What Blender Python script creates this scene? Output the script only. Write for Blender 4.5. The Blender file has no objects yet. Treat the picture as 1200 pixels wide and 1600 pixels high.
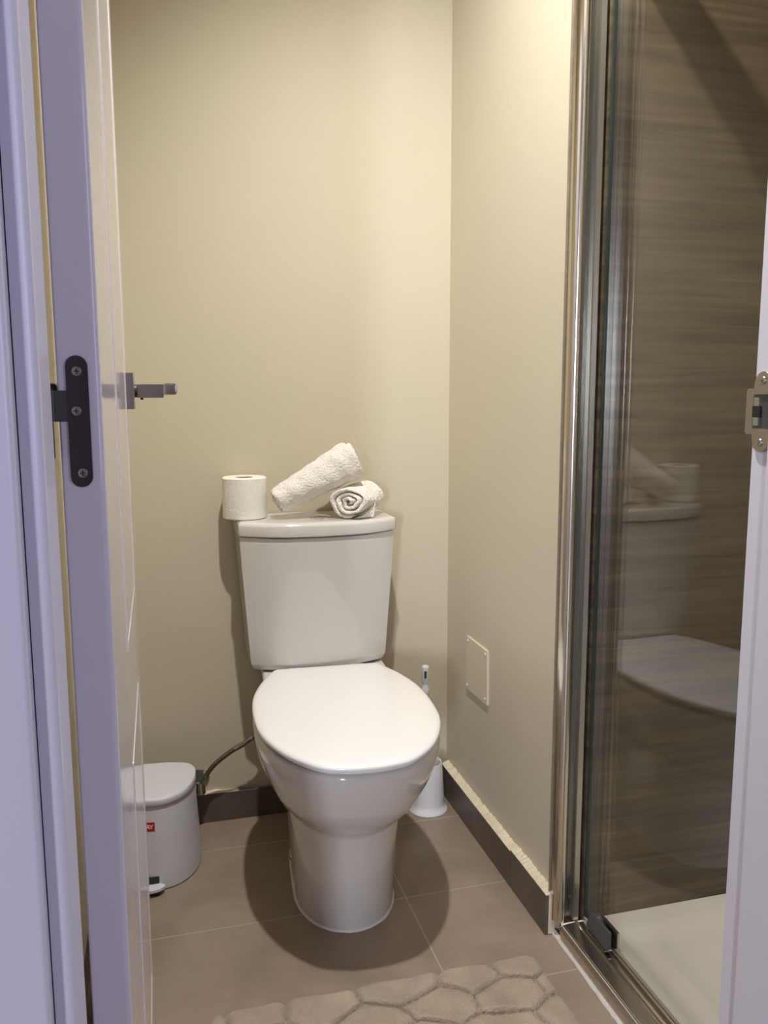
import bpy, bmesh, math, random
from mathutils import Vector, Matrix
random.seed(4)
C = bpy.context.scene.collection
V = Vector

# ------------------------------------------------------------------ camera
H = 1.10
d = V((243-600, 619-800, 1300)).normalized()
n = V((28, 9340, 1300)); n = (n - d*n.dot(d)).normalized()
r = n.cross(d)
r = V((n.y*d.z-n.z*d.y, n.z*d.x-n.x*d.z, n.x*d.y-n.y*d.x))
if r.x < 0: r = -r
cam_x = V((r.x, d.x, -n.x)); cam_y = -V((r.y, d.y, -n.y)); cam_z = -V((r.z, d.z, -n.z))
cd = bpy.data.cameras.new('camera'); cam = bpy.data.objects.new('camera', cd); C.objects.link(cam)
m = Matrix((cam_x, cam_y, cam_z)).transposed().to_4x4(); m.translation = V((0, 0, H))
cam.matrix_world = m
cd.sensor_fit = 'VERTICAL'; cd.sensor_height = 32; cd.sensor_width = 24; cd.lens = 1300/1600*32
cd.clip_start = .02
bpy.context.scene.camera = cam

# ------------------------------------------------------------------ world, lights, exposure
w = bpy.data.worlds.new('world'); bpy.context.scene.world = w; w.use_nodes = True
w.node_tree.nodes['Background'].inputs[0].default_value = (.67, .64, 1, 1)
w.node_tree.nodes['Background'].inputs[1].default_value = .165
vs = bpy.context.scene.view_settings
vs.view_transform = 'Standard'; vs.look = 'None'; vs.gamma = 1; vs.use_curve_mapping = False
vs.exposure = 0.0
# daylight from the hall window, left behind the camera
wl = bpy.data.lights.new('window_daylight', 'AREA'); wl.shape = 'RECTANGLE'; wl.size = .42; wl.size_y = 1.1; wl.energy = 155; wl.color = (.80, .84, 1)
wo = bpy.data.objects.new('window_daylight', wl); C.objects.link(wo); wo.location = (-2.66, -5.4, 1.45); wo.rotation_euler = (math.radians(90), 0, math.radians(-20))
# added cool fill brightening the door frame, to the right behind the camera
wl = bpy.data.lights.new('hall_side_fill', 'AREA'); wl.shape = 'RECTANGLE'; wl.size = .9; wl.size_y = 1.3; wl.energy = 15; wl.color = (.68, .66, 1)
wo = bpy.data.objects.new('hall_side_fill', wl); C.objects.link(wo); wo.location = (1.7, -.75, 1.45)
wo.rotation_euler = (V((-.1, .7, 1.0))-V((1.7, -.75, 1.45))).to_track_quat('-Z', 'Y').to_euler()
LIGHT = V((.25, 1.05, 2.585))
LAMP_W = 132
def spot(name, loc, target, power, col, size, blend, radius):
    l = bpy.data.lights.new(name, 'SPOT'); l.energy = power; l.color = col
    l.spot_size = math.radians(size); l.spot_blend = blend; l.shadow_soft_size = radius
    o = bpy.data.objects.new(name, l); C.objects.link(o); o.location = loc
    o.rotation_euler = (V(target)-V(loc)).to_track_quat('-Z', 'Y').to_euler()
    return o
spot('ceiling_spot', LIGHT - V((0, 0, .02)), (.98, 1.44, .25), LAMP_W, (1, .975, .945), 124, 1, .025)
spot('shower_fill', (1.22, 1.02, 2.565), (1.22, .95, 0), 44, (1, .95, .88), 46, 1, .025)  # added lamp without a fixture, lightens the shower tray

# ------------------------------------------------------------------ materials
def srgb(r_, g, b):
    f = lambda c: (c/255/12.92) if c/255 <= .04045 else ((c/255+.055)/1.055)**2.4
    return (f(r_), f(g), f(b), 1)
def mat(name, col, rough=.5, metal=0, bump=0, bscale=50, coat=0, stretch=(1,1,1), detail=4, vary=0, vscale=4, spec=.5, sheen=0):
    m_ = bpy.data.materials.new(name); m_.use_nodes = True
    nt = m_.node_tree; b = nt.nodes['Principled BSDF']
    b.inputs['Base Color'].default_value = col; b.inputs['Roughness'].default_value = rough
    b.inputs['Metallic'].default_value = metal; b.inputs['Coat Weight'].default_value = coat
    b.inputs['Specular IOR Level'].default_value = spec
    b.inputs['Coat Roughness'].default_value = .06
    if sheen: b.inputs['Sheen Weight'].default_value = sheen
    tc = nt.nodes.new('ShaderNodeTexCoord'); mp = nt.nodes.new('ShaderNodeMapping')
    mp.inputs['Scale'].default_value = stretch
    nt.links.new(tc.outputs['Object'], mp.inputs[0])
    if bump:
        no = nt.nodes.new('ShaderNodeTexNoise'); no.inputs['Scale'].default_value = bscale; no.inputs['Detail'].default_value = detail
        nt.links.new(mp.outputs[0], no.inputs['Vector'])
        bp = nt.nodes.new('ShaderNodeBump'); bp.inputs['Strength'].default_value = 1; bp.inputs['Distance'].default_value = bump
        nt.links.new(no.outputs['Fac'], bp.inputs['Height']); nt.links.new(bp.outputs[0], b.inputs['Normal'])
    if vary:
        no = nt.nodes.new('ShaderNodeTexNoise'); no.inputs['Scale'].default_value = vscale; no.inputs['Detail'].default_value = 6
        nt.links.new(mp.outputs[0], no.inputs['Vector'])
        mx = nt.nodes.new('ShaderNodeMix'); mx.data_type = 'RGBA'
        mx.inputs[6].default_value = tuple(c*(1-vary) for c in col[:3])+(1,)
        mx.inputs[7].default_value = tuple(min(1, c*(1+vary)) for c in col[:3])+(1,)
        nt.links.new(no.outputs['Fac'], mx.inputs[0]); nt.links.new(mx.outputs[2], b.inputs['Base Color'])
    return m_
M = {}
M['wall'] = mat('cream_wall_paint', srgb(206, 196, 172), .55, bump=.0006, bscale=35, vary=.03, vscale=3)
M['ceiling'] = mat('ceiling_paint', srgb(235, 230, 215), .7, vary=.02)
M['plaster'] = mat('raw_plaster', srgb(222, 210, 182), .8, bump=.003, bscale=60, vary=.12, vscale=25)
M['ceramic'] = mat('white_ceramic', srgb(218, 216, 211), .12, coat=.5, bump=.0002, bscale=8)
M['seatplastic'] = mat('white_seat_plastic', srgb(246, 245, 244), .25, coat=.2, bump=.0001, bscale=10)
M['door'] = mat('white_door_lacquer', srgb(226, 222, 222), .10, bump=.00012, bscale=60, spec=.4)
M['frame'] = mat('white_frame_lacquer', srgb(222, 220, 226), .28, bump=.0002, bscale=80)
M['bronze'] = mat('dark_bronze', srgb(84, 76, 78), .38, metal=.85, bump=.0001, bscale=80)
M['steel'] = mat('brushed_steel', srgb(176, 170, 160), .32, metal=1, bump=.0001, bscale=120, stretch=(1, 1, .1))
M['chrome'] = mat('chrome', srgb(214, 212, 208), .09, metal=1, bump=.00005, bscale=20)
M['satinalu'] = mat('satin_aluminium', srgb(190, 186, 176), .3, metal=1, bump=.00008, bscale=90, stretch=(1, 1, .05))
M['darkplastic'] = mat('dark_grey_plastic', srgb(74, 73, 70), .35, vary=.05)
M['black'] = mat('black_plastic', srgb(24, 24, 25), .4, vary=.05)
M['whiteplastic'] = mat('white_plastic', srgb(222, 222, 226), .35, bump=.0001, bscale=30)
M['binplastic'] = mat('white_bin_plastic', srgb(214, 214, 218), .42, bump=.0002, bscale=150)
M['red'] = mat('red_sticker', srgb(190, 22, 32), .35, vary=.05)
M['letter'] = mat('white_lettering', srgb(235, 232, 230), .4, vary=.02)
M['terry'] = mat('cream_terry', srgb(246, 240, 228), .95, bump=.004, bscale=260, detail=3, vary=.05, vscale=60, sheen=.4)
M['paper'] = mat('toilet_paper', srgb(240, 236, 226), .9, bump=.0012, bscale=120, vary=.03, vscale=50)
M['cardboard'] = mat('cardboard', srgb(170, 150, 120), .9, vary=.1)
M['silicone'] = mat('silicone', srgb(220, 214, 206), .5, bump=.0006, bscale=60)
M['darkmetal'] = mat('dark_anodised_metal', srgb(126, 125, 118), .25, metal=.9, bump=.00006, bscale=60)
M['panelpaint'] = mat('cream_panel_plastic', srgb(216, 206, 180), .45, bump=.0002, bscale=60)
M['dirty'] = mat('dirty_sealant', srgb(128, 116, 98), .7, vary=.35, vscale=40, bump=.001, bscale=80)
M['profile'] = mat('polished_aluminium', srgb(214, 207, 195), .2, metal=1, bump=.00006, bscale=40)
M['tray'] = mat('white_acrylic', srgb(236, 231, 220), .22, bump=.0004, bscale=12)
M['mat'] = mat('beige_plush', srgb(172, 154, 134), .95, bump=.003, bscale=260, vary=.34, vscale=14, sheen=.3)
M['braid'] = mat('braided_steel', srgb(120, 112, 98), .35, metal=.9, bump=.002, bscale=420, vary=.2, vscale=300)

def tile_mat(name, c0, c1, rough, grid=None, stretch=(1, 1, 1), scale=6, grout=None, gw=.002, veins=0):
    m_ = bpy.data.materials.new(name); m_.use_nodes = True; nt = m_.node_tree
    b = nt.nodes['Principled BSDF']; L = nt.links
    tc = nt.nodes.new('ShaderNodeTexCoord'); mp = nt.nodes.new('ShaderNodeMapping'); mp.inputs['Scale'].default_value = stretch
    L.new(tc.outputs['Object'], mp.inputs[0])
    no = nt.nodes.new('ShaderNodeTexNoise'); no.inputs['Scale'].default_value = scale; no.inputs['Detail'].default_value = 9; no.inputs['Roughness'].default_value = .62
    no.inputs['Distortion'].default_value = .6
    L.new(mp.outputs[0], no.inputs['Vector'])
    cr = nt.nodes.new('ShaderNodeValToRGB'); cr.color_ramp.elements[0].position = .32; cr.color_ramp.elements[1].position = .7
    cr.color_ramp.elements[0].color = c0; cr.color_ramp.elements[1].color = c1
    L.new(no.outputs['Fac'], cr.inputs[0]); out = cr.outputs[0]
    if veins:
        mp2 = nt.nodes.new('ShaderNodeMapping'); mp2.inputs['Scale'].default_value = (1.3, 1.3, 34)
        L.new(tc.outputs['Object'], mp2.inputs[0])
        n2 = nt.nodes.new('ShaderNodeTexNoise'); n2.inputs['Scale'].default_value = 1.6; n2.inputs['Detail'].default_value = 10; n2.inputs['Distortion'].default_value = .8
        L.new(mp2.outputs[0], n2.inputs['Vector'])
        cr2 = nt.nodes.new('ShaderNodeValToRGB'); cr2.color_ramp.elements[0].position = .35; cr2.color_ramp.elements[1].position = .72
        cr2.color_ramp.elements[0].color = (.52, .50, .47, 1); cr2.color_ramp.elements[1].color = (1.55, 1.50, 1.44, 1)
        L.new(n2.outputs['Fac'], cr2.inputs[0])
        mu = nt.nodes.new('ShaderNodeMix'); mu.data_type = 'RGBA'; mu.blend_type = 'MULTIPLY'; mu.inputs[0].default_value = veins
        L.new(out, mu.inputs[6]); L.new(cr2.outputs[0], mu.inputs[7]); out = mu.outputs[2]
    if grid:
        # grid: list of (axis, offset, period)
        sp = nt.nodes.new('ShaderNodeSeparateXYZ'); L.new(tc.outputs['Object'], sp.inputs[0])
        fac = None
        def math_(op, a, bb=None):
            q = nt.nodes.new('ShaderNodeMath'); q.operation = op
            for i, z in enumerate((a, bb)):
                if z is None: continue
                if isinstance(z, (int, float)): q.inputs[i].default_value = z
                else: L.new(z, q.inputs[i])
            return q.outputs[0]
        for ax, off, per in grid:
            a = math_('ADD', sp.outputs[ax], -off+per*50+per/2)
            a = math_('MODULO', a, per); a = math_('SUBTRACT', a, per/2); a = math_('ABSOLUTE', a)
            a = math_('LESS_THAN', a, gw/2)
            fac = a if fac is None else math_('MAXIMUM', fac, a)
        mx = nt.nodes.new('ShaderNodeMix'); mx.data_type = 'RGBA'
        L.new(fac, mx.inputs[0]); L.new(out, mx.inputs[6]); mx.inputs[7].default_value = grout
        out = mx.outputs[2]
        bp = nt.nodes.new('ShaderNodeBump'); bp.invert = True; bp.inputs['Distance'].default_value = .0008
        L.new(fac, bp.inputs['Height']); L.new(bp.outputs[0], b.inputs['Normal'])
    L.new(out, b.inputs['Base Color']); b.inputs['Roughness'].default_value = rough
    return m_
M['floor'] = tile_mat('taupe_floor_tile', srgb(138, 121, 105), srgb(162, 144, 127), .42,
                      grid=[(0, .4913, .6), (1, 1.633, .31)], scale=5, grout=srgb(186, 176, 160), gw=.0022)
M['skirt'] = tile_mat('dark_skirting_tile', srgb(84, 74, 66), srgb(106, 95, 84), .4, scale=7)
M['stone'] = tile_mat('brown_veined_tile', srgb(80, 70, 55), srgb(101, 90, 71), .3, stretch=(.9, .9, 7), scale=3, veins=.8,
                      grid=[(2, .63, .6)], grout=srgb(90, 78, 64), gw=.0012)
def glass_mat(name, tint):
    m_ = bpy.data.materials.new(name); m_.use_nodes = True; nt = m_.node_tree; nt.nodes.clear(); L = nt.links
    out = nt.nodes.new('ShaderNodeOutputMaterial'); mx = nt.nodes.new('ShaderNodeMixShader')
    tr = nt.nodes.new('ShaderNodeBsdfTransparent'); gl = nt.nodes.new('ShaderNodeBsdfGlossy'); fr = nt.nodes.new('ShaderNodeFresnel')
    tr.inputs[0].default_value = tint; gl.inputs[0].default_value = (1, 1, 1, 1); gl.inputs['Roughness'].default_value = 0.0
    ge = nt.nodes.new('ShaderNodeNewGeometry'); mi = nt.nodes.new('ShaderNodeMix'); mi.data_type = 'FLOAT'   # unbent slab: same reflectance on both faces
    mi.inputs[2].default_value = 1.5; mi.inputs[3].default_value = 1/1.5
    L.new(ge.outputs['Backfacing'], mi.inputs[0]); L.new(mi.outputs[0], fr.inputs[0])
    L.new(fr.outputs[0], mx.inputs[0]); L.new(tr.outputs[0], mx.inputs[1]); L.new(gl.outputs[0], mx.inputs[2]); L.new(mx.outputs[0], out.inputs[0])
    return m_
M['glass'] = glass_mat('shower_glass', (.965, .97, .962, 1))
M['glassedge'] = mat('green_glass_edge', srgb(52, 60, 55), .2, vary=.05)
def emit(name, col, s):
    m_ = bpy.data.materials.new(name); m_.use_nodes = True; b = m_.node_tree.nodes['Principled BSDF']
    b.inputs['Emission Color'].default_value = col; b.inputs['Emission Strength'].default_value = s; return m_
M['bulb'] = emit('lit_bulb', (1, .93, .82, 1), 12)

# ------------------------------------------------------------------ mesh helpers
def base(o):
    while o.parent: o = o.parent
    return V(o['_b'])
def tag(o, label=None, cat=None, group=None, kind=None):
    if label: o['label'] = label
    if cat: o['category'] = cat
    if group: o['group'] = group
    if kind: o['kind'] = kind
    return o
BASES = {}
def thing(name, label, cat, loc, group=None, kind=None):
    o = bpy.data.objects.new(name, None); C.objects.link(o); o.location = loc; o.empty_display_size = .05
    BASES[o.name] = V(loc); return tag(o, label, cat, group, kind)
def obj(name, bm, m_, parent=None, loc=(0, 0, 0), smooth=40):
    """bm is in world coordinates; moved into the frame of its thing"""
    if parent is not None:
        p = parent
        while p.parent: p = p.parent
        b = BASES[p.name]
    else: b = V(loc)
    bmesh.ops.translate(bm, verts=bm.verts, vec=-b)
    bmesh.ops.recalc_face_normals(bm, faces=bm.faces)
    me = bpy.data.meshes.new(name); bm.to_mesh(me); bm.free()
    o = bpy.data.objects.new(name, me); C.objects.link(o)
    me.materials.append(m_)
    if smooth:
        for p_ in me.polygons: p_.use_smooth = True
        me.set_sharp_from_angle(angle=math.radians(smooth))
    if smooth: wn = o.modifiers.new('normals', 'WEIGHTED_NORMAL'); wn.keep_sharp = True
    if parent is not None: o.parent = parent
    else: o.location = b; BASES[o.name] = b
    return o
def box(bm, a, b, bev=0, seg=2):
    r_ = bmesh.ops.create_cube(bm, size=1)
    vs_ = r_['verts']
    a = V(a); b = V(b)
    for v in vs_:
        v.co = V([(a[i]+b[i])/2 + v.co[i]*(b[i]-a[i]) for i in range(3)])
    if bev:
        es = list({e for v in vs_ for e in v.link_edges})
        bmesh.ops.bevel(bm, geom=es, offset=bev, segments=seg, profile=.5, affect='EDGES')
    return bm
def nb(): return bmesh.new()
def loft(bm, rings, cap0=True, cap1=True, closed=True):
    R_ = [[bm.verts.new(p) for p in ring] for ring in rings]
    n_ = len(R_[0])
    for i in range(len(R_)-1):
        for j in range(n_ if closed else n_-1):
            k = (j+1) % n_
            bm.faces.new((R_[i][j], R_[i][k], R_[i+1][k], R_[i+1][j]))
    if cap0: bm.faces.new(list(reversed(R_[0])))
    if cap1: bm.faces.new(R_[-1])
    return R_
def prism(bm, pts, f0, f1, bev=0, seg=2):
    """pts 2D; f0/f1 map a 2D point to 3D for each end"""
    R_ = loft(bm, [[f0(p) for p in pts], [f1(p) for p in pts]])
    if bev:
        es = [e for e in bm.edges if any(v in R_[0] for v in e.verts) and all(v in R_[0] for v in e.verts)]
        es += [e for e in bm.edges if all(v in R_[1] for v in e.verts)]
        bmesh.ops.bevel(bm, geom=es, offset=bev, segments=seg, profile=.5, affect='EDGES')
    return bm
def lathe(bm, prof, c, axis=(0, 0, 1), n_=40, cap=True):
    q = V(axis).normalized().to_track_quat('Z', 'Y')
    rings = []
    for r_, z in prof:
        rings.append([V(c)+q @ V((r_*math.cos(2*math.pi*i/n_), r_*math.sin(2*math.pi*i/n_), z)) for i in range(n_)])
    loft(bm, rings, cap, cap); return bm
def tube(bm, pts, rad, n_=12, sub=8):
    P_ = catmull([V(p) for p in pts], sub, False); rings = []
    up = V((0, 0, 1))
    for i, p in enumerate(P_):
        t = (P_[min(i+1, len(P_)-1)]-P_[max(i-1, 0)]).normalized()
        a = t.cross(up if abs(t.z) < .95 else V((1, 0, 0))).normalized(); b = a.cross(t)
        rr = rad(i/(len(P_)-1)) if callable(rad) else rad
        rings.append([p+a*rr*math.cos(2*math.pi*k/n_)+b*rr*math.sin(2*math.pi*k/n_) for k in range(n_)])
    loft(bm, rings); return bm
def catmull(P_, sub, closed=True):
    out = []; N = len(P_)
    rng = range(N) if closed else range(N-1)
    for i in rng:
        if closed: p0, p1, p2, p3 = P_[(i-1) % N], P_[i], P_[(i+1) % N], P_[(i+2) % N]
        else: p0, p1, p2, p3 = P_[max(i-1, 0)], P_[i], P_[i+1], P_[min(i+2, N-1)]
        for s in range(sub):
            t = s/sub
            out.append(.5*((2*p1)+(-p0+p2)*t+(2*p0-5*p1+4*p2-p3)*t*t+(-p0+3*p1-3*p2+p3)*t**3))
    if not closed: out.append(P_[-1])
    return out
def screw(parent, c, nrm, rad, m_, name='screw'):
    """pan head with a cross recess"""
    bm = nb(); q = V(nrm).normalized().to_track_quat('Z', 'Y')
    n_ = 24; c = V(c)
    prof = [(rad, 0), (rad, rad*.12), (rad*.85, rad*.3), (rad*.5, rad*.38)]
    rings = [[c+q @ V((a*math.cos(2*math.pi*i/n_), a*math.sin(2*math.pi*i/n_), z)) for i in range(n_)] for a, z in prof]
    # inner ring becomes a cross-shaped recess
    star = []
    for i in range(n_):
        a = rad*(.50 if i % 6 in (0, 1, 5) else .17)
        star.append((a, i))
    rings.append([c+q @ V((a*math.cos(2*math.pi*i/n_), a*math.sin(2*math.pi*i/n_), rad*.38)) for a, i in star])
    rings.append([c+q @ V((a*.8*math.cos(2*math.pi*i/n_), a*.8*math.sin(2*math.pi*i/n_), rad*.02)) for a, i in star])
    loft(bm, rings)
    return obj(name, bm, m_, parent, smooth=30)

# ------------------------------------------------------------------ room shell
XL, XR, YB, ZC = -.165, .75, 2.10, 2.60
WT = .10
XS = 1.70       # far wall of the shower
YF0, YF1 = .62, .74
def struct(name, bm, m_, label, cat, loc=(0, 0, 0), parent=None, smooth=30):
    o = obj(name, bm, m_, parent, loc, smooth)
    if parent is None: tag(o, label, cat, kind='structure')
    return o
struct('floor', box(nb(), (-2.2, -2.2, -.05), (2.4, 2.2, 0)), M['floor'], 'taupe stone-look tiled floor with thin pale grout lines', 'floor')
struct('ceiling', box(nb(), (XL, YF1, ZC), (XS, YB, ZC+.08)), M['ceiling'], 'plain off-white ceiling above the toilet room', 'ceiling')
struct('wall_back', box(nb(), (XL-WT, YB, 0), (XR+.05, YB+WT, ZC)), M['wall'], 'cream painted wall behind the toilet', 'wall')
struct('wall_left', box(nb(), (XL-WT, YF1, 0), (XL, YB, ZC)), M['wall'], 'cream painted wall behind the open door leaf', 'wall')
struct('wall_right', box(nb(), (XR, 1.437, 0), (XR+.05, YB, ZC), .0015), M['wall'], 'cream painted wall to the right of the toilet', 'wall')
struct('wall_shower_back', box(nb(), (.8, 1.41, .0), (XS, 1.56, ZC)), M['stone'], 'brown horizontally veined tile wall inside the shower', 'wall')
struct('wall_shower_side', box(nb(), (XS, YF1, 0), (XS+WT, 1.56, ZC)), M['stone'], 'brown tile wall at the far side of the shower', 'wall')
bm = nb(); box(bm, (-1.9, YF0, 0), (-.105, YF1, ZC+.08)); box(bm, (.625, YF0, 0), (1.9, YF1, ZC+.08)); box(bm, (-.105, YF0, 2.08), (.625, YF1, ZC+.08))
struct('wall_front', bm, M['wall'], 'wall with the doorway the picture looks through', 'wall')

# door frame: one profile, left and right jambs and head. stop, rounded shoulder, flat hall side
def arc(cx, cy, r_, a0, a1, n_=6):
    return [(cx+r_*math.cos(math.radians(a0+(a1-a0)*i/n_)), cy+r_*math.sin(math.radians(a0+(a1-a0)*i/n_))) for i in range(n_+1)]
def mirror(pts, x0, x1): return [(x0+x1-x, y) for x, y in reversed(pts)]
jp = [(-.104, .7395), (-.0835, .7395), (-.0835, .701)] + arc(-.0810, .6985, .0025, 90, 0, 4) + arc(-.0885, .6425, .010, 0, -90, 8) + [(-.0938, .6325), (-.0938, .642), (-.0952, .642), (-.0952, .6325), (-.104, .6325)]
struct('trim_1', prism(nb(), jp, lambda p: V((p[0], p[1], 0)), lambda p: V((p[0], p[1], 2.06))), M['frame'],
       'white lacquered door jamb on the hinge side', 'door frame', smooth=45)
ap = [(-.175, .6195), (-.104, .6195), (-.1045, .6315), (-.0945, .6315)] + arc(-.1000, .6145, .0055, 0, -90, 6) + [(-.110, .606), (-.175, .604)]
struct('trim_2', prism(nb(), ap, lambda p: V((p[0], p[1], 0)), lambda p: V((p[0], p[1], 2.13))), M['frame'],
       'white moulded architrave at the left edge of the doorway', 'architrave', smooth=45)
jr = [(.624, .7395), (.600, .7395), (.600, .707)] + arc(.5935, .7035, .0035, 90, 180, 4) + [(.590, .672)] + arc(.6, .655, .010, 180, 270, 8) + [(.624, .645)]
jamb_r = struct('trim_3', prism(nb(), jr, lambda p: V((p[0], p[1], 0)), lambda p: V((p[0], p[1], 2.06))), M['frame'],
       'white lacquered door jamb with a steel strike plate', 'door frame', smooth=45)
ar = mirror(ap, -.104, .624)
struct('trim_4', prism(nb(), ar, lambda p: V((p[0], p[1], 0)), lambda p: V((p[0], p[1], 2.13))), M['frame'],
       'white moulded architrave at the right edge of the doorway', 'architrave', smooth=45)
struct('trim_5', box(nb(), (-.0835, .645, 2.035), (.600, .7395, 2.08), .002), M['frame'], 'white door frame head above the doorway', 'door frame')

# strike plate on the right jamb (y, z outline, notch cut with strips)
bm = nb(); x0, x1 = .5965, .6002
zt = 1.0825
def yz(pts, xa=x0, xb=x1):
    prism(bm, pts, lambda p: V((xa, p[0], p[1])), lambda p: V((xb, p[0], p[1])), .0004, 1)
a_ = [(.7485, zt+.0215), (.7485, zt-.0215), (.7465, zt-.0235), (.737, zt-.0235)]
lobe_b = [(.7245+.0125*math.cos(t), zt-.0285+.0125*math.sin(t)) for t in [math.radians(-180*i/10) for i in range(11)]]
lobe_t = [(.7245+.0125*math.cos(t), zt+.0285+.0125*math.sin(t)) for t in [math.radians(180-180*i/10) for i in range(11)]]
HY0, HY1, HZ0, HZ1 = .716, .738, zt-.0175, zt+.0175
yz([(.7485, zt-.0215), (.7465, zt-.0235), (HY1, zt-.0235), (HY1, zt+.0235), (.7465, zt+.0235), (.7485, zt+.0215)])
yz([(HY1, zt-.0235), (.737, zt-.0285)] + lobe_b[1:] + [(.712, HZ0), (HY1, HZ0)])
yz([(.712, HZ1)] + lobe_t + [(HY1, zt+.0235), (HY1, HZ1)])
strike = obj('strike_plate', bm, M['steel'], jamb_r)
obj('latch_recess', box(nb(), (.5985, HY0-.004, HZ0), (.6006, HY1, HZ1)), M['darkplastic'], strike)
bm = nb(); box(bm, (.5967, .7305, HZ0+.003), (.599, .7375, HZ1-.003), .0005); obj('latch_spring', bm, M['satinalu'], strike)
bm = nb(); box(bm, (.596, .727, zt-.006), (.599, .7385, zt+.006), .001); obj('latch_stop', bm, M['black'], strike)
for s in (-1, 1): screw(strike, (x0, .7245, zt+s*.0315), (-1, 0, 0), .0042, M['steel'])

# ------------------------------------------------------------------ door leaf (open against the left wall)
DX0, DX1, DY0, DY1, DZ = -.078, -.0435, .74, 1.405, 2.03
door = thing('door_1', 'white lacquered door leaf standing open against the left wall', 'door', (DX0, DY0, 0), kind='structure')
DIM = V((DX0, DY0, 0))
bm = nb()
pp = [(DX0, DY1), (DX0, DY0+.002), (DX0+.002, DY0)] + arc(DX1-.0055, DY0+.0055, .0055, -90, 0, 6) + arc(DX1-.003, DY1-.003, .003, 0, 90, 4)
prism(bm, pp, lambda p: V((p[0], p[1], .006)), lambda p: V((p[0], p[1], DZ)))
obj('door_slab', bm, M['door'], door, smooth=45)
# raised panel mouldings on the visible face
for z0, z1 in ((.14, .66), (.80, 1.90)):
    bm = nb(); y0_, y1_ = 1.0, 1.33
    for i, (ins, wdt, h) in enumerate(((0, .0075, .0014),)):
        ya, yb, za, zb = y0_+ins, y1_-ins, z0+ins, z1-ins
        X0 = DX1-.0005; X1 = DX1+h
        hs = [(-wdt/2, 0)]+[(wdt/2*math.cos(math.radians(180-18*q)), h*math.sin(math.radians(180-18*q))) for q in range(1, 10)]+[(wdt/2, 0)]
        for yc in (ya+wdt/2, yb-wdt/2): prism(bm, hs, lambda p: V((DX1-.0003+p[1], yc+p[0], za)), lambda p: V((DX1-.0003+p[1], yc+p[0], zb)))
        for zc_ in (za+wdt/2, zb-wdt/2): prism(bm, hs, lambda p: V((DX1-.0003+p[1], ya+wdt, zc_+p[0])), lambda p: V((DX1-.0003+p[1], yb-wdt, zc_+p[0])))
    obj('panel_moulding', bm, M['door'], door)
# hinge leaf on the door edge
def stadium(cx, z0, z1, hw, n_=10):
    return [(cx+hw*math.cos(math.radians(180*i/n_)), z1-hw+hw*math.sin(math.radians(180*i/n_))) for i in range(n_+1)] + \
           [(cx+hw*math.cos(math.radians(180+180*i/n_)), z0+hw+hw*math.sin(math.radians(180+180*i/n_))) for i in range(n_+1)]
hc, hw_ = -.0622, .0087
bm = nb()
prism(bm, stadium(hc, 1.0243, 1.1335, hw_), lambda p: V((p[0], .7385, p[1])), lambda p: V((p[0], .7405, p[1])), .0003, 1)
hinge = obj('door_hinge', bm, M['bronze'], door)
bm = nb(); box(bm, (-.0815, .7388, 1.0793), (hc-hw_+.0005, .7405, 1.1048), .0003)
box(bm, (-.0835, .7375, 1.0793), (-.0808, .7415, 1.1055), .0012)
obj('hinge_tab', bm, M['darkplastic'], hinge)
box_ = box(nb(), (-.0836, .722, 1.049), (-.0822, .7400, 1.079), .0003); obj('frame_leaf', box_, M['bronze'], hinge)
for x_, z_ in ((-.0623, 1.1205), (-.0640, 1.0879), (-.0615, 1.0362)):
    screw(hinge, (x_, .7386, z_), (0, -1, 0), .0042, M['steel'])
# lever handles, both faces
def lever(sign, face):
    y_h = DY1-.052; zc = 1.108
    X = lambda t: face+sign*t
    def bx(bm_, a, b, bev): 
        xs = sorted((X(a[0]), X(b[0]))); box(bm_, (xs[0], a[1], a[2]), (xs[1], b[1], b[2]), bev)
    bm_ = nb(); bx(bm_, (0, y_h-.0275, zc-.0275), (.0125, y_h+.0275, zc+.0275), .0012)
    ros = obj('door_handle', bm_, M['steel'], door)
    bm_ = nb(); lathe(bm_, [(.010, 0), (.010, .006)], (X(.0125) if sign > 0 else X(.0185), y_h, zc), (1, 0, 0), 24); obj('spindle_collar', bm_, M['darkplastic'], ros)
    bm_ = nb(); bx(bm_, (.0165, y_h-.0105, zc-.0105), (.056, y_h+.0105, zc+.0105), .0015)
    bx(bm_, (.054, y_h-.112, zc-.0060), (.074, y_h+.0105, zc+.0105), .004)
    obj('lever', bm_, M['steel'], ros)
    bm_ = nb(); lathe(bm_, [(.0022, 0), (.0022, .004)], (X(.023), y_h, zc-.0135), (0, 0, 1), 12); obj('grub_screw', bm_, M['black'], ros)
lever(1, DX1)
lever(-1, DX0)

# ------------------------------------------------------------------ skirtings
def struct_box(name, a, b, m_, label, cat, bev=.001): return struct(name, box(nb(), a, b, bev), m_, label, cat)
struct_box('baseboard_back', (XL+.012, 2.082, 0), (.729, 2.0888, .0765), M['skirt'], 'dark tile skirting along the back wall', 'baseboard')
bm = nb(); YJ = 1.612
box(bm, (.729, 1.432, 0), (.7358, YJ-.0008, .088), .0008); box(bm, (.729, YJ+.0008, 0), (.7358, 2.081, .0835), .0008)
bm2 = bm
struct('baseboard_right', bm2, M['skirt'], 'dark tile skirting below the pale plaster ledge at right', 'baseboard')
struct_box('baseboard_left', (XL, YF1, 0), (-.152, 2.081, .08), M['skirt'], 'dark tile skirting behind the open door', 'baseboard')
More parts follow.
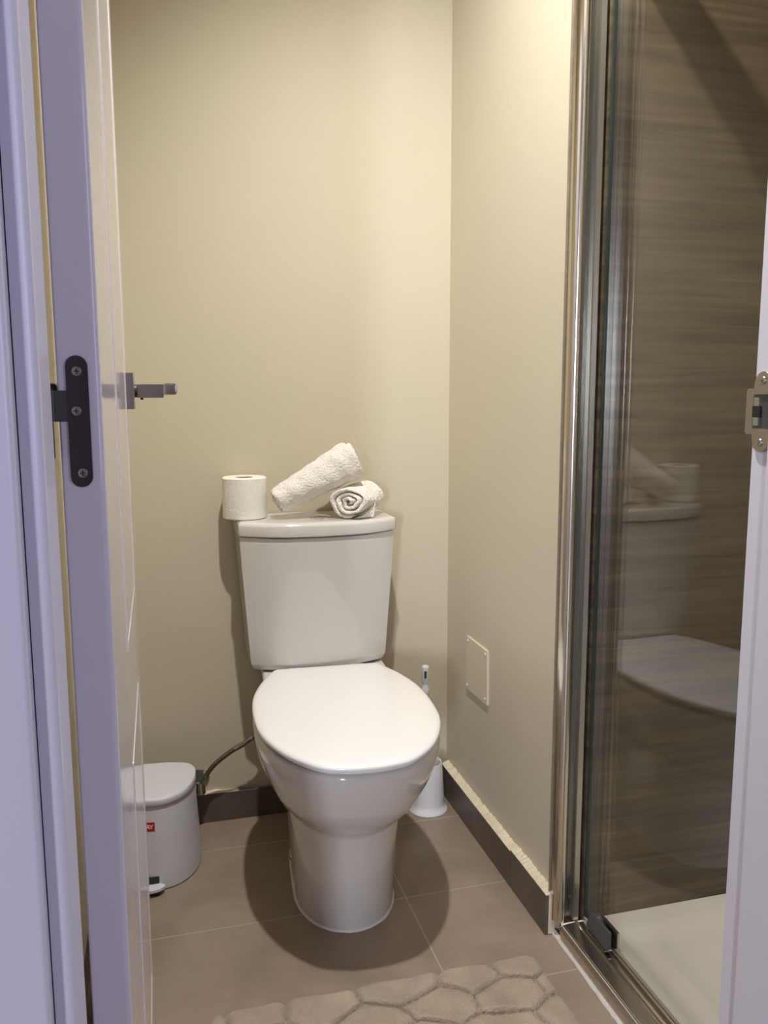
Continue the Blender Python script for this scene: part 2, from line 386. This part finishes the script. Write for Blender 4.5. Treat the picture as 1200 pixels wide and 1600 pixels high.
# rough plaster ledge on top of the right skirting
def ledge(name, axis, a0, a1, c0, c1, z0, zf, zw, label, n_=60):
    bm_ = nb(); rings = []
    for i in range(n_+1):
        t = a0+(a1-a0)*i/n_; j = random.uniform(-.0012, .0012); k = random.uniform(-.002, .002)
        zb_ = zf-.0012
        sec = [(c0+.0062, z0), (c0+.0062, zb_-.0004), (c0, zb_), (c0+.0006, zf+j*.4), ((c0+c1)/2, (zf+zw)/2+k*.6+.001), (c1, zw+k*1.5), (c1, z0)]
        rings.append([V((c, t, z)) if axis == 'y' else V((t, c, z)) for c, z in sec])
    loft(bm_, rings)
    return struct(name, bm_, M['plaster'], label, 'plaster ledge', smooth=50)
ledge('trim_6', 'y', 1.4312, YJ, .7298, .7503, .002, .0895, .094, 'rough pale plaster strip on the near skirting tile')
ledge('trim_7', 'y', YJ, 2.081, .7298, .7503, .002, .0848, .091, 'rough pale plaster strip on the far skirting tile')
ledge('trim_8', 'x', .075, .17, 2.0828, 2.1003, .002, .0785, .079, 'pale plaster patch on the back skirting', 16)

# access panel
panel = thing('access_panel', 'small cream square access panel screwed to the right wall', 'access panel', (XR, 1.868, .356))
pa = [(1.936, .4915), (1.8, .4905), (1.7975, .356), (1.9385, .3515)]
bm = nb(); prism(bm, pa, lambda p: V((.7440, p[0], p[1])), lambda p: V((.7505, p[0], p[1])), .0014, 2)
obj('cover_plate', bm, M['panelpaint'], panel)
for y_, z_ in ((1.927, .481), (1.811, .480), (1.809, .368), (1.929, .363)): screw(panel, (.7441, y_, z_), (-1, 0, 0), .0042, M['whiteplastic'])

# ceiling downlight (the room's lamp)
dl = thing('ceiling_downlight', 'recessed round ceiling downlight above the toilet', 'ceiling light', (LIGHT.x, LIGHT.y, ZC))
bm = nb(); n_ = 40
rings = []
for r_, z in ((.026, ZC-.001), (.030, ZC-.006), (.042, ZC-.004), (.043, ZC+.0005)):
    rings.append([V((LIGHT.x+r_*math.cos(2*math.pi*i/n_), LIGHT.y+r_*math.sin(2*math.pi*i/n_), z)) for i in range(n_)])
loft(bm, rings, False, False); obj('bezel', bm, M['satinalu'], dl)
obj('bulb', lathe(nb(), [(.026, ZC-.001), (.026, ZC+.0005)], (LIGHT.x, LIGHT.y, 0)), M['bulb'], dl)

# ------------------------------------------------------------------ toilet
TC = V((.378, 1.95)); TA = math.radians(3.2)
def rot(u, y, z):
    dy = y-TC.y
    return V((TC.x+u*math.cos(TA)+dy*math.sin(TA), TC.y-u*math.sin(TA)+dy*math.cos(TA), z))
toilet = thing('toilet', 'white close-coupled toilet with closed lid against the back wall', 'toilet', (.37, 2.09, 0))
def half(pts, sub=5):
    """pts: (hw, y) from back to front centre, mirrored to a closed loop"""
    full = [V((a, b, 0)) for a, b in pts] + [V((-a, b, 0)) for a, b in reversed(pts) if abs(a) > 1e-6]
    return catmull(full, sub)
def lid_outline(grow=0, dfront=0):
    pts = [(.0, 1.934), (.06, 1.934), (.112, 1.9335), (.127, 1.929), (.137, 1.912), (.150, 1.883), (.170, 1.83), (.188, 1.75), (.192, 1.65), (.182, 1.55), (.145, 1.452), (.092, 1.387), (.045, 1.367), (0, 1.3625)]
    out = []
    loop = half(pts)
    c = V((0, 1.68, 0))
    for p in loop:
        dlt = (p-c); L_ = dlt.length
        out.append(c+dlt*((L_+grow)/L_))
    return out
def ringz(loop, z): return [rot(p.x, p.y, z) for p in loop]
bm = nb()
zt = .447
rs = []
for g, z in ((-.006, zt-.0125), (-.001, zt-.0115), (0, zt-.007), (-.0012, zt-.004), (-.005, zt-.001), (-.012, zt+.0005), (-.03, zt+.002), (-.07, zt+.0035), (-.12, zt+.0045)):
    rs.append(ringz(lid_outline(g), z))
loft(bm, rs)
obj('lid', bm, M['seatplastic'], toilet, smooth=60)
bm = nb()
rs = [ringz(lid_outline(g), z) for g, z in ((-.016, zt-.0215), (-.012, zt-.0205), (-.011, zt-.018), (-.012, zt-.0145), (-.016, zt-.0138))]
loft(bm, rs)
obj('seat', bm, M['seatplastic'], toilet, smooth=60)
for u_, y_ in ((-.10, 1.47), (.10, 1.47), (-.13, 1.80), (.13, 1.80)):
    obj('seat_buffer', lathe(nb(), [(.007, 0), (.007, .0075)], rot(u_, y_, .4190), n_=16), M['whiteplastic'], toilet)
for s in (-1, 1):
    bm = nb(); lathe(bm, [(.008, 0), (.0085, .002), (.0085, .032), (.008, .034)], rot(s*.075-.017, 1.930, .4375), V((math.cos(TA), -math.sin(TA), 0)), 20)
    obj('lid_hinge', bm, M['whiteplastic'], toilet)
# pan: lofted body
def body(yf, yb, hw, ym, e=2.3, eb=3.2, n_=72):
    out = []
    for i in range(n_):
        t = 2*math.pi*i/n_; c, s = math.cos(t), math.sin(t)
        ee = e if s < 0 else eb
        u = hw*math.copysign(abs(c)**(2/ee), c)
        y = ym+(ym-yf)*math.copysign(abs(s)**(2/ee), s) if s < 0 else ym+(yb-ym)*abs(s)**(2/ee)
        out.append(V((u, y, 0)))
    return out
secs = [  # z, yf, yb, hw, ym, e
 (0.000, 1.548, 1.985, .108, 1.70, 2.1), (.05, 1.538, 1.987, .109, 1.70, 2.1), (.12, 1.525, 1.99, .112, 1.70, 2.1), (.18, 1.514, 1.99, .117, 1.70, 2.1), (.225, 1.504, 1.995, .122, 1.70, 2.1),
 (.243, 1.494, 1.995, .126, 1.70, 2.1), (.252, 1.480, 1.995, .132, 1.69, 2.15), (.264, 1.465, 1.995, .141, 1.68, 2.2), (.282, 1.447, 1.99, .152, 1.67, 2.2),
 (.308, 1.428, 1.985, .163, 1.66, 2.2), (.335, 1.412, 1.98, .174, 1.655, 2.2), (.362, 1.401, 1.97, .184, 1.65, 2.2), (.388, 1.392, 1.96, .190, 1.65, 2.2), (.406, 1.388, 1.95, .191, 1.65, 2.2),
 (.415, 1.390, 1.945, .189, 1.65, 2.2), (.4195, 1.400, 1.94, .180, 1.65, 2.2)]
bm = nb()
loft(bm, [ringz(body(yf, yb, hw, ym, e), z) for z, yf, yb, hw, ym, e in secs])
obj('pan', bm, M['ceramic'], toilet, smooth=60)
# platform under the cistern, reaching back to the wall
bm = nb()
pl = []
for z, hw, yf, g in ((.22, .10, 1.90, 0), (.28, .118, 1.88, 0), (.34, .136, 1.86, 0), (.40, .150, 1.84, 0), (.425, .154, 1.83, 0), (.4315, .150, 1.835, 0)):
    pl.append([rot(a, b, z) for a, b in ((-hw, 2.083), (-hw, yf+.03), (-hw+.03, yf), (hw-.03, yf), (hw, yf+.03), (hw, 2.083))])
loft(bm, pl); bmesh.ops.bevel(bm, geom=[e for e in bm.edges if abs(e.verts[0].co.z-e.verts[1].co.z) > .01], offset=.01, segments=3, affect='EDGES')
obj('cistern_platform', bm, M['ceramic'], toilet)
# silicone bead round the foot
bm = nb(); loop = body(1.548, 1.985, .108, 1.70, 2.1)
rings = []
for i, p in enumerate(loop):
    q = (loop[(i+1) % 72]-loop[i-1]).normalized(); nr = V((q.y, -q.x, 0))
    j = random.uniform(-.0008, .0008)
    rings.append([rot((p+nr*a).x, (p+nr*a).y, z) for a, z in ((-.003, .0005), (.0035+j, .0005), (.0025+j, .003), (-.0005, .006), (-.003, .006))])
R_ = [[bm.verts.new(p) for p in rg] for rg in rings]
for i in range(72):
    for j in range(5):
        bm.faces.new((R_[i][j], R_[i][(j+1) % 5], R_[(i+1) % 72][(j+1) % 5], R_[(i+1) % 72][j]))
obj('sealant_bead', bm, M['silicone'], toilet)
screw(toilet, rot(-.1095, 1.775, .048), (-1, -.1, 0), .007, M['chrome'], 'fixing_bolt')
# cistern
CX = .368
def csec(hw, yf, ys, yb=2.092, n_=14, rc=.022):
    """D plan: bowed front between side corners at y=ys, flat back"""
    pts = []
    side = ys
    # right side from back to front corner
    pts += [V((hw, yb, 0)), V((hw, (yb+side)/2, 0))]
    for i in range(n_+1):
        t = math.pi/2*(i/n_)*2-math.pi/2   # -90..90
        u = math.cos(math.pi*i/n_)
        uu = hw*math.copysign(abs(u)**.55, u) if abs(u) > 1e-9 else 0
        yy = yf+(side-yf)*(abs(uu)/hw)**2.6
        pts.append(V((uu, yy, 0)))
    pts += [V((-hw, (yb+side)/2, 0)), V((-hw, yb, 0))]
    return pts
def cring(z, hw, yf, ys): return [V((CX+p.x, p.y, z)) for p in csec(hw, yf, ys)]
bm = nb()
cs = [(.4335, .140, 1.962, 1.985), (.4345, .152, 1.952, 1.98), (.441, .163, 1.944, 1.973), (.455, .169, 1.940, 1.970), (.50, .172, 1.935, 1.968),
      (.60, .179, 1.923, 1.965), (.70, .186, 1.911, 1.962), (.755, .189, 1.905, 1.96), (.766, .189, 1.904, 1.96), (.769, .187, 1.907, 1.96)]
R_ = loft(bm, [cring(*s) for s in cs])
obj('cistern', bm, M['ceramic'], toilet, smooth=50)
bm = nb()
ls = [(.7705, .184, 1.907, 1.962), (.7715, .189, 1.900, 1.957), (.775, .1925, 1.897, 1.955), (.795, .1930, 1.897, 1.955), (.802, .1905, 1.900, 1.957), (.8045, .184, 1.907, 1.963), (.8052, .170, 1.925, 1.975)]
loft(bm, [cring(*s) for s in ls])
obj('cistern_lid', bm, M['ceramic'], toilet, smooth=50)
bm = nb(); lathe(bm, [(.026, 0), (.026, .003), (.023, .0055), (.0215, .0055), (.0205, .004), (.019, .006), (.012, .0078), (.003, .0082)], (.378, 1.985, .805), n_=40)
obj('flush_button', bm, M['chrome'], toilet, smooth=50)

# toilet paper roll
tp = thing('toilet_paper_roll', 'white toilet paper roll standing on the left end of the cistern', 'toilet paper', (.2, 2.032, .805))
bm = nb(); n_ = 64
prof = [(.0215, .001), (.050, .0), (.053, .003), (.0535, .05), (.0533, .098), (.050, .1005), (.0215, .0995)]
rings = [[V((.2+(r_+random.uniform(-.0003, .0003))*math.cos(2*math.pi*i/n_), 2.032+r_*math.sin(2*math.pi*i/n_), .8052+z)) for i in range(n_)] for r_, z in prof]
R_ = loft(bm, rings, False, False)
for i in range(n_): bm.faces.new((R_[-1][i], R_[-1][(i+1) % n_], R_[0][(i+1) % n_], R_[0][i]))
obj('paper', bm, M['paper'], tp, smooth=40)
bm = nb()
ring = lambda r_, z: [V((.2+r_*math.cos(2*math.pi*i/n_), 2.032+r_*math.sin(2*math.pi*i/n_), .8052+z)) for i in range(n_)]
R_ = loft(bm, [ring(.0212, .002), ring(.0212, .0985), ring(.0195, .0985), ring(.0195, .002)], False, False)
for i in range(n_): bm.faces.new((R_[-1][i], R_[-1][(i+1) % n_], R_[0][(i+1) % n_], R_[0][i]))
obj('cardboard_core', bm, M['cardboard'], tp)

# rolled towels: a thick strip wound in a spiral and extruded
def towel(name, label, A, B, rA, rB, turns, thick, squash=.85, spin=0, tail=0, loc=None, up=V((0, 0, 1)), nl=30, cone=0, wob=.0012):
    A, B = V(A), V(B); ax = (B-A).normalized()
    e1 = ax.cross(up).normalized(); e2 = e1.cross(ax).normalized()
    bm_ = nb(); ns = int(turns*34); rings = []
    ph = [random.uniform(0, 6.28) for _ in range(12)]
    for k in range(nl+1):
        t = k/nl; R0 = rA+(rB-rA)*t
        c = A+(B-A)*t
        outer, inner = [], []
        for i in range(ns+1):
            s = i/ns; a = spin+turns*2*math.pi*s
            rr = .10*R0+(R0-.10*R0)*s**.92
            rr += wob*math.sin(3*a+ph[0]+t*3)+wob*.8*math.sin(5*a+ph[1]+t*7)+wob*.9*math.sin(11*t*3+ph[2]+a*2)
            th = thick*(R0/rA if rA > rB else R0/rB)
            # the ends of every layer are rounded and slightly uneven
            off = wob*2.2*math.sin(a*1.3+ph[3])
            edge = (0 if 0 < k < nl else 1)
            shr = .35*th*edge
            end = 0
            if k <= 1: end = -off
            if k >= nl-1: end = off
            if cone: end += cone*(1-s)*(1 if k == nl else (-1 if k == 0 else 0))*-1
            taper = 1 if i not in (0, ns) else .45
            dirv = e1*math.cos(a)+e2*math.sin(a)*squash
            outer.append(c+ax*end+dirv*(rr-shr-(1-taper)*th*.5)); inner.append(c+ax*end+dirv*(max(rr-th+shr+(1-taper)*th*.5, .0008)))
        if tail:
            # loose flap lying outwards from the last point
            pass
        rings.append(outer+inner[::-1])
    R_ = loft(bm_, rings, False, False); n2 = len(rings[0])
    for e_, rv in ((0, 0), (-1, 1)):
        for i in range(ns):
            f_ = (R_[e_][i], R_[e_][i+1], R_[e_][n2-2-i], R_[e_][n2-1-i]); bm_.faces.new(f_ if rv else f_[::-1])
    o = obj(name, bm_, M['terry'], None, loc if loc else A, smooth=70)
    sm = o.modifiers.new('s', 'SUBSURF'); sm.levels = 2; sm.render_levels = 2
    tx = bpy.data.textures.new(name+'_fluff', 'CLOUDS'); tx.noise_scale = .004; tx.noise_depth = 1
    dm = o.modifiers.new('d', 'DISPLACE'); dm.texture = tx; dm.strength = .0026; dm.mid_level = .5; dm.texture_coords = 'LOCAL'
    tx2 = bpy.data.textures.new(name+'_fold', 'CLOUDS'); tx2.noise_scale = .05
    dm = o.modifiers.new('d2', 'DISPLACE'); dm.texture = tx2; dm.strength = .004; dm.mid_level = .5; dm.texture_coords = 'LOCAL'
    return tag(o, label, 'towel')
tw = towel('rolled_towel', 'small rolled cream towel on the cistern lid with its spiral end showing',
      (.436, 1.925, .8475), (.512, 2.035, .8500), .055, .057, 3.2, .0130, .715, spin=math.radians(280-3.2*360), loc=(.48, 1.98, .806), wob=.0018)
bm = nb()
fl = [V((.448, .8080, 0)), V((.500, .8075, 0)), V((.5045, .8200, 0)), V((.5065, .8420, 0)), V((.4955, .8300, 0)), V((.478, .8150, 0))]
prism(bm, fl, lambda p: V((p.x, 1.921+(p.x-.448)*.35, p.y)), lambda p: V((p.x+.002, 1.930+(p.x-.448)*.35, p.y)), .002, 3)
obj('towel_corner', bm, M['terry'], tw)
towel('rolled_towel', 'larger rolled cream towel propped aslant on the other towel roll',
      (.268, 1.985, .8480), (.464, 1.992, .9500), .039, .061, 3.6, .0135, .95, spin=math.radians(200), loc=(.27, 1.99, .806), cone=.010)

# ------------------------------------------------------------------ pedal bin
BX, BY = -.052, 1.985
bin_ = thing('pedal_bin', 'small white plastic pedal bin half hidden behind the door', 'bin', (BX, 1.90, 0))
BROT = math.radians(4)
def dring(hw, dep, z, eb=6, yb=None, g=0):
    out = []
    pts = []
    n2 = 30
    for i in range(n2+1):                     # front semi-ellipse from right to left
        t = math.pi*i/n2
        pts.append((hw*math.cos(t), -dep*.16-(dep*.84)*math.sin(t)))
    back = [(-hw*.975, -dep*.10), (-hw*.92, -dep*.04), (-hw*.82, -.003), (-hw*.6, 0), (0, 0), (hw*.6, 0), (hw*.82, -.003), (hw*.92, -dep*.04), (hw*.975, -dep*.10)]
    pts += back
    for x, y in pts:
        out.append(V((BX+x*math.cos(BROT)-y*math.sin(BROT), BY+.012+x*math.sin(BROT)*-1+y*math.cos(BROT), z)))
    return out
bm = nb(); loft(bm, [dring(.113, .190, .0005), dring(.115, .193, .004), dring(.1135, .190, .05), dring(.1085, .183, .13), dring(.105, .178, .190), dring(.1035, .176, .1925)])
body_ = obj('bin_body', bm, M['binplastic'], bin_, smooth=45)
bm = nb(); loft(bm, [dring(.1035, .177, .1925), dring(.1065, .181, .1955), dring(.108, .183, .199), dring(.108, .183, .207), dring(.1065, .181, .2115), dring(.100, .174, .2145), dring(.07, .13, .217)])
obj('bin_lid', bm, M['binplastic'], bin_, smooth=45)
# slot, pedal and base foot at the front
FY = BY+.012-.193
bm = nb(); box(bm, (-.072, FY-.0012, .020), (-.034, FY+.014, .034), .0008); obj('pedal_slot', bm, M['black'], bin_)
bm = nb()
pw = [(-.026, 0), (-.024, -.010), (-.014, -.018), (0, -.021), (.014, -.018), (.024, -.010), (.026, 0), (.012, .008), (-.012, .008)]
prism(bm, catmull([V((a, b, 0)) for a, b in pw], 4), lambda p: V((-.052+p[0]*1.15, FY-.006+p[1], .0125)), lambda p: V((-.052+p[0]*1.15, FY-.006+p[1], .0185)), .0015, 2)
obj('pedal', bm, M['whiteplastic'], bin_)
bm = nb(); box(bm, (-.070, FY-.018, .0005), (-.034, FY+.01, .0085), .002); obj('pedal_foot', bm, M['black'], bin_)
# red sticker with white letters, following the curved front
def front_pt(x, z, off):
    rg = dring(.1085-(z-.13)*.06, .183-(z-.13)*.08, z)
    best = None
    for i in range(30):
        a, b = rg[i], rg[i+1]
        if min(a.x, b.x) <= x <= max(a.x, b.x):
            t = (x-a.x)/(b.x-a.x); p = a.lerp(b, t); tn = (b-a).normalized(); nr = V((tn.y, -tn.x, 0))
            if nr.y > 0: nr = -nr
            return p+nr*off
zs0, zs1, xs0, xs1 = .1385, .1585, -.073, -.0392
bm = nb(); N = 10
rings = []
for i in range(N+1):
    x = xs0+(xs1-xs0)*i/N
    rings.append([front_pt(x, zs0, .0002), front_pt(x, zs1, .0002), front_pt(x, zs1, .0010), front_pt(x, zs0, .0010)])
loft(bm, rings); stick = obj('sticker', bm, M['red'], body_)
def letter(strokes, x0_, w_, z0_, h_, th):
    bm_ = nb()
    for (ax_, az), (bx_, bz) in strokes:
        P0 = V((x0_+ax_*w_, 0, z0_+az*h_)); P1 = V((x0_+bx_*w_, 0, z0_+bz*h_)); dd = (P1-P0).normalized(); nn = V((-dd.z, 0, dd.x))*th/2
        q4 = [P0+nn, P1+nn, P1-nn, P0-nn]
        loft(bm_, [[front_pt(p.x, p.z, .0008) for p in q4], [front_pt(p.x, p.z, .0014) for p in q4]])
    return obj('lettering', bm_, M['letter'], stick, smooth=0)
letter([((0, 0), (.5, 1)), ((.5, 1), (1, 0)), ((.2, .35), (.8, .35))], -.0575, .0075, .1435, .010, .0017)
letter([((0, 1), (.5, .48)), ((1, 1), (.5, .48)), ((.5, .5), (.5, 0))], -.0500, .0072, .1435, .010, .0017)

# ------------------------------------------------------------------ water hose and stop valve
hose = thing('water_supply_hose', 'braided flexible water hose with shut-off valve beside the toilet', 'hose', (.08, 2.08, .1))
bm = nb(); tube(bm, [(.084, 2.045, .140), (.093, 2.043, .158), (.112, 2.04, .180), (.150, 2.035, .209), (.190, 2.03, .233), (.222, 2.03, .257), (.245, 2.035, .30), (.25, 2.04, .36), (.25, 2.045, .432)], .0062, 14)
obj('braided_hose', bm, M['braid'], hose)
bm = nb(); tube(bm, [(.158, 2.034, .2145), (.186, 2.031, .2300)], .0074, 6, 1); tube(bm, [(.20, 2.0302, .2385), (.204, 2.030, .241)], .0074, 14, 1)
obj('crimp_sleeve', bm, M['steel'], hose)
bm = nb(); tube(bm, [(.077, 2.046, .127), (.086, 2.0445, .146)], .0115, 6, 1); obj('hose_nut', bm, M['steel'], hose)
bm = nb(); lathe(bm, [(.024, 0), (.023, .004), (.012, .006), (.0095, .008), (.0095, .05)], (.072, 2.0995, .118), (0, -1, 0), 28)
lathe(bm, [(.0125, 0), (.0125, .03)], (.072, 2.046, .102), (0, 0, 1), 20)
obj('stop_valve', bm, M['chrome'], hose)
bm = nb(); lathe(bm, [(.006, 0), (.006, .008), (.014, .010), (.0155, .020), (.0135, .028)], (.063, 2.046, .150), (.1, -.9, .35), 10)
obj('valve_knob', bm, M['darkplastic'], hose)

# ------------------------------------------------------------------ toilet brush
BRX, BRY = .664, 2.005
br = thing('toilet_brush', 'white plastic toilet brush standing in its holder behind the toilet', 'toilet brush', (BRX, BRY, 0))
bm = nb(); n_ = 48
prof = [(.054, .0005), (.0545, .003), (.052, .007), (.047, .013), (.0445, .022), (.0435, .05), (.040, .10), (.0375, .130), (.0362, .1325), (.034, .131), (.0345, .09), (.037, .03), (.037, .02)]
lathe(bm, prof, (BRX, BRY, 0), n_=n_); obj('holder', bm, M['whiteplastic'], br, smooth=50)
bm = nb()
lx = BRX-.008
prof = [(.020, .035), (.030, .05), (.031, .095), (.020, .108), (.006, .115), (.0055, .28), (.006, .305), (.010, .318), (.0115, .327), (.0105, .336), (.0072, .344), (.0072, .35), (.0098, .357), (.0105, .372), (.0105, .388), (.0098, .395), (.007, .398)]
lathe(bm, prof, (lx, BRY, 0), n_=28); hnd = obj('brush_handle', bm, M['whiteplastic'], br, smooth=50)
bm = nb()
prism(bm, stadium(lx-.003, .366, .386, .0032), lambda p: V((p[0], BRY-.0112, p[1])), lambda p: V((p[0], BRY-.006, p[1]))); obj('hanging_hole', bm, M['darkplastic'], hnd)

# ------------------------------------------------------------------ shower tray, screen
XG = .805
bm = nb(); y0_, y1_ = YF1+.003, 1.408
X0, X1 = .752, XS-.003
NX, NY = 60, 40
def tz(x, y):
    e = min(x-(X0+.08), y-(y0_+.05), (y1_-.045)-y, (X1-.05)-x)
    t = max(0, min(1, e/.035)); t = t*t*(3-2*t)
    return .0375-.012*t
G = [[bm.verts.new((X0+(X1-X0)*i/NX, y0_+(y1_-y0_)*j/NY, tz(X0+(X1-X0)*i/NX, y0_+(y1_-y0_)*j/NY))) for j in range(NY+1)] for i in range(NX+1)]
for i in range(NX):
    for j in range(NY): bm.faces.new((G[i][j], G[i+1][j], G[i+1][j+1], G[i][j+1]))
bd = [G[i][0] for i in range(NX+1)]+[G[NX][j] for j in range(1, NY+1)]+[G[i][NY] for i in range(NX-1, -1, -1)]+[G[0][j] for j in range(NY-1, 0, -1)]
lo = [bm.verts.new((v.co.x, v.co.y, .0005)) for v in bd]
for i in range(len(bd)):
    k = (i+1) % len(bd); bm.faces.new((bd[i], bd[k], lo[k], lo[i]))
bm.faces.new(lo)
tray = tag(obj('shower_tray', bm, M['tray'], None, (1.2, 1.1, 0), smooth=50), 'low white shower tray behind the glass screen', 'shower tray')
# silicone between floor and tray
bm = nb(); rings = []
for i in range(61):
    y = y0_+(1.436-y0_)*i/60; j = random.uniform(-.001, .001)
    w_ = .0065+.004*max(0, (1.40-y)/.6)
    rings.append([V((.7515-w_+j, y, .0006)), V((.7515-w_*.75+j, y, .004)), V((.7518, y, .010)), V((.7518, y, .0006))])
loft(bm, rings); tag(obj('sealant_bead', bm, M['silicone'], tray), kind=None)

scr = thing('shower_screen', 'framed clear glass sliding shower screen to the right of the toilet', 'shower screen', (XG, 1.4, .03))
def ext_y(sec, ya, yb): return prism(nb(), sec, lambda p: V((p[0], ya, p[1])), lambda p: V((p[0], yb, p[1])))
def ext_z(sec, za, zb): return prism(nb(), sec, lambda p: V((p[0], p[1], za)), lambda p: V((p[0], p[1], zb)))
ZT = 1.95
# bottom rail section (x, z)
sec = [(.7522, .0385), (.7522, .022), (.7455, .0222), (.7445, .026)] + arc(.7500, .0285, .0058, 180, 80, 6) + [(.756, .0335), (.7585, .031), (.783, .033), (.7845, .0290), (.792, .0290), (.7925, .0375), (.7965, .0395), (.7985, .0400), (.7985, .0385)]
sec = [(.7525, .0375), (.7525, .014), (.7475, .0145), (.7462, .0280), (.7475, .0300), (.7545, .0372), (.7570, .0382), (.7800, .0400), (.7810, .0440), (.7840, .0445), (.7855, .0385), (.7975, .0385), (.7990, .0470)] + arc(.8030, .0475, .004, 170, 20, 4) + [(.8095, .0470), (.8170, .0430), (.8220, .0376)]
obj('bottom_rail', ext_y(sec, YF1+.004, 1.402), M['profile'], scr, smooth=40)
# wall channel: rounded chrome front, satin inner channel
sec = [(.7510, 1.4360), (.7402, 1.4360), (.7395, 1.4325)] + [(.7395+.0005, 1.424)] + [(.7500+.0095*math.cos(t), 1.424+.0125*math.sin(t)) for t in [math.radians(180+180*i/12) for i in range(1, 13)]] + [(.7640, 1.424), (.7640, 1.4095), (.7640, 1.409)]
sec = [(.7400, 1.4362)] + [(.7530+.0130*math.cos(t), 1.4235+.0165*math.sin(t)) for t in [math.radians(180+180*i/14) for i in range(15)]] + [(.7660, 1.4362)]
obj('wall_profile', ext_z(sec, .0385, ZT), M['profile'], scr, smooth=50)
sec = [(.7662, 1.4362), (.7662, 1.4200), (.7675, 1.4190), (.7800, 1.4190), (.7800, 1.4362)]
inner = obj('inner_channel', ext_z(sec, .0385, ZT), M['darkmetal'], scr, smooth=20)
sec = [(.7801, 1.4362), (.7801, 1.4125), (.7812, 1.4100), (.7915, 1.4100), (.7930, 1.4115), (.7930, 1.4362)]
obj('channel_lip', ext_z(sec, .0385, ZT), M['satinalu'], scr, smooth=20)
screw(inner, (.7745, 1.4181, .088), (0, -1, 0), .0035, M['darkplastic'])
obj('dust_seal', box(nb(), (.7365, 1.4345, .095), (.7402, 1.4372, ZT), .0006), M['dirty'], scr)
# sliding glass and its edge strip
bm = nb(); box(bm, (.8020, YF1+.02, .050), (.8080, 1.404, ZT-.02)); obj('glass_panel', bm, M['glass'], scr, smooth=0)
bm = nb(); box(bm, (.8018, 1.4035, .050), (.8082, 1.4070, ZT-.02), .0008); obj('edge_seal', bm, M['glassedge'], scr)
obj('top_rail', box(nb(), (.775, YF1+.004, ZT-.03), (.822, 1.402, ZT+.02), .004), M['chrome'], scr)
# bottom glass guide
bm = nb()
gs = [(.7890, .0470), (.7850, .0640), (.7935, .0830), (.7990, .0835), (.7995, .0490)]
prism(bm, gs, lambda p: V((p[0], 1.295, p[1])), lambda p: V((p[0], 1.365, p[1])), .0008, 2)
guide = obj('glass_guide', bm, M['darkplastic'], scr)
bm = nb(); box(bm, (.8105, 1.295, .048), (.8175, 1.365, .080), .002); box(bm, (.7842, 1.295, .0460), (.8175, 1.365, .0488), .0006); obj('guide_body', bm, M['chrome'], guide)

# ------------------------------------------------------------------ plush bath mat with pebble relief
MX0, MX1, MY0, MY1 = .045, .672, .93, 1.366
cells = []
ry = 0; y = MY0-.03
while y < MY1+.08:
    x = MX0-.06+(ry % 2)*.065
    while x < MX1+.1:
        cells.append((x+random.uniform(-.036, .036), y+random.uniform(-.022, .022))); x += .135
    y += .074; ry += 1
def mh(x, y):
    # pebbles: distance to cell borders, elongated cells
    ds = sorted((math.hypot((x-a)*.78, (y-b)*1.15), a, b) for a, b in cells if abs(x-a) < .2 and abs(y-b) < .16)
    f = ds[1][0]-ds[0][0]
    yy = max(-1, min(1, (y-ds[0][2])/.03)); sc = math.sin((x-ds[0][1])*70)*.15
    wdt = .016+.020*(.5+.5*yy)
    t = min(1, f/wdt); bumpy = math.sqrt(max(0, 1-(1-t)**2.4))*(.85+.15*math.sin(x*50+ds[0][2]*90)*math.sin(y*60))
    e = min(x-MX0, MX1-x, y-MY0, MY1-y); ed = max(0, min(1, e/.014)); ed = math.sqrt(1-(1-ed)**2)
    return .004+ed*(.004+.021*bumpy)
bm = nb(); NX, NY = 230, 160
RC = .03
def mp_(i, j):
    x = MX0+(MX1-MX0)*i/NX; y = MY0+(MY1-MY0)*j/NY
    h = mh(x, y)
    # round the corners by pulling points in
    cx, cy = min(max(x, MX0+RC), MX1-RC), min(max(y, MY0+RC), MY1-RC)
    dx, dy = x-cx, y-cy
    if dx and dy:
        L_ = math.hypot(dx, dy); mxd = max(abs(dx), abs(dy)); x, y = cx+dx*mxd/L_, cy+dy*mxd/L_
    wv = .0015*math.sin(x*40)+.001*math.sin(y*55+x*20)
    return bm.verts.new((x, y+wv, h))
G = [[mp_(i, j) for j in range(NY+1)] for i in range(NX+1)]
for i in range(NX):
    for j in range(NY): bm.faces.new((G[i][j], G[i+1][j], G[i+1][j+1], G[i][j+1]))
bd = [G[i][0] for i in range(NX+1)]+[G[NX][j] for j in range(1, NY+1)]+[G[i][NY] for i in range(NX-1, -1, -1)]+[G[0][j] for j in range(NY-1, 0, -1)]
lo = [bm.verts.new((v.co.x, v.co.y, .0008)) for v in bd]
for i in range(len(bd)):
    k = (i+1) % len(bd); bm.faces.new((bd[i], bd[k], lo[k], lo[i]))
bm.faces.new(lo)
tag(obj('bath_mat', bm, M['mat'], None, (.36, 1.15, 0), smooth=80), 'beige plush bath mat with pebble relief on the floor in front', 'bath mat')
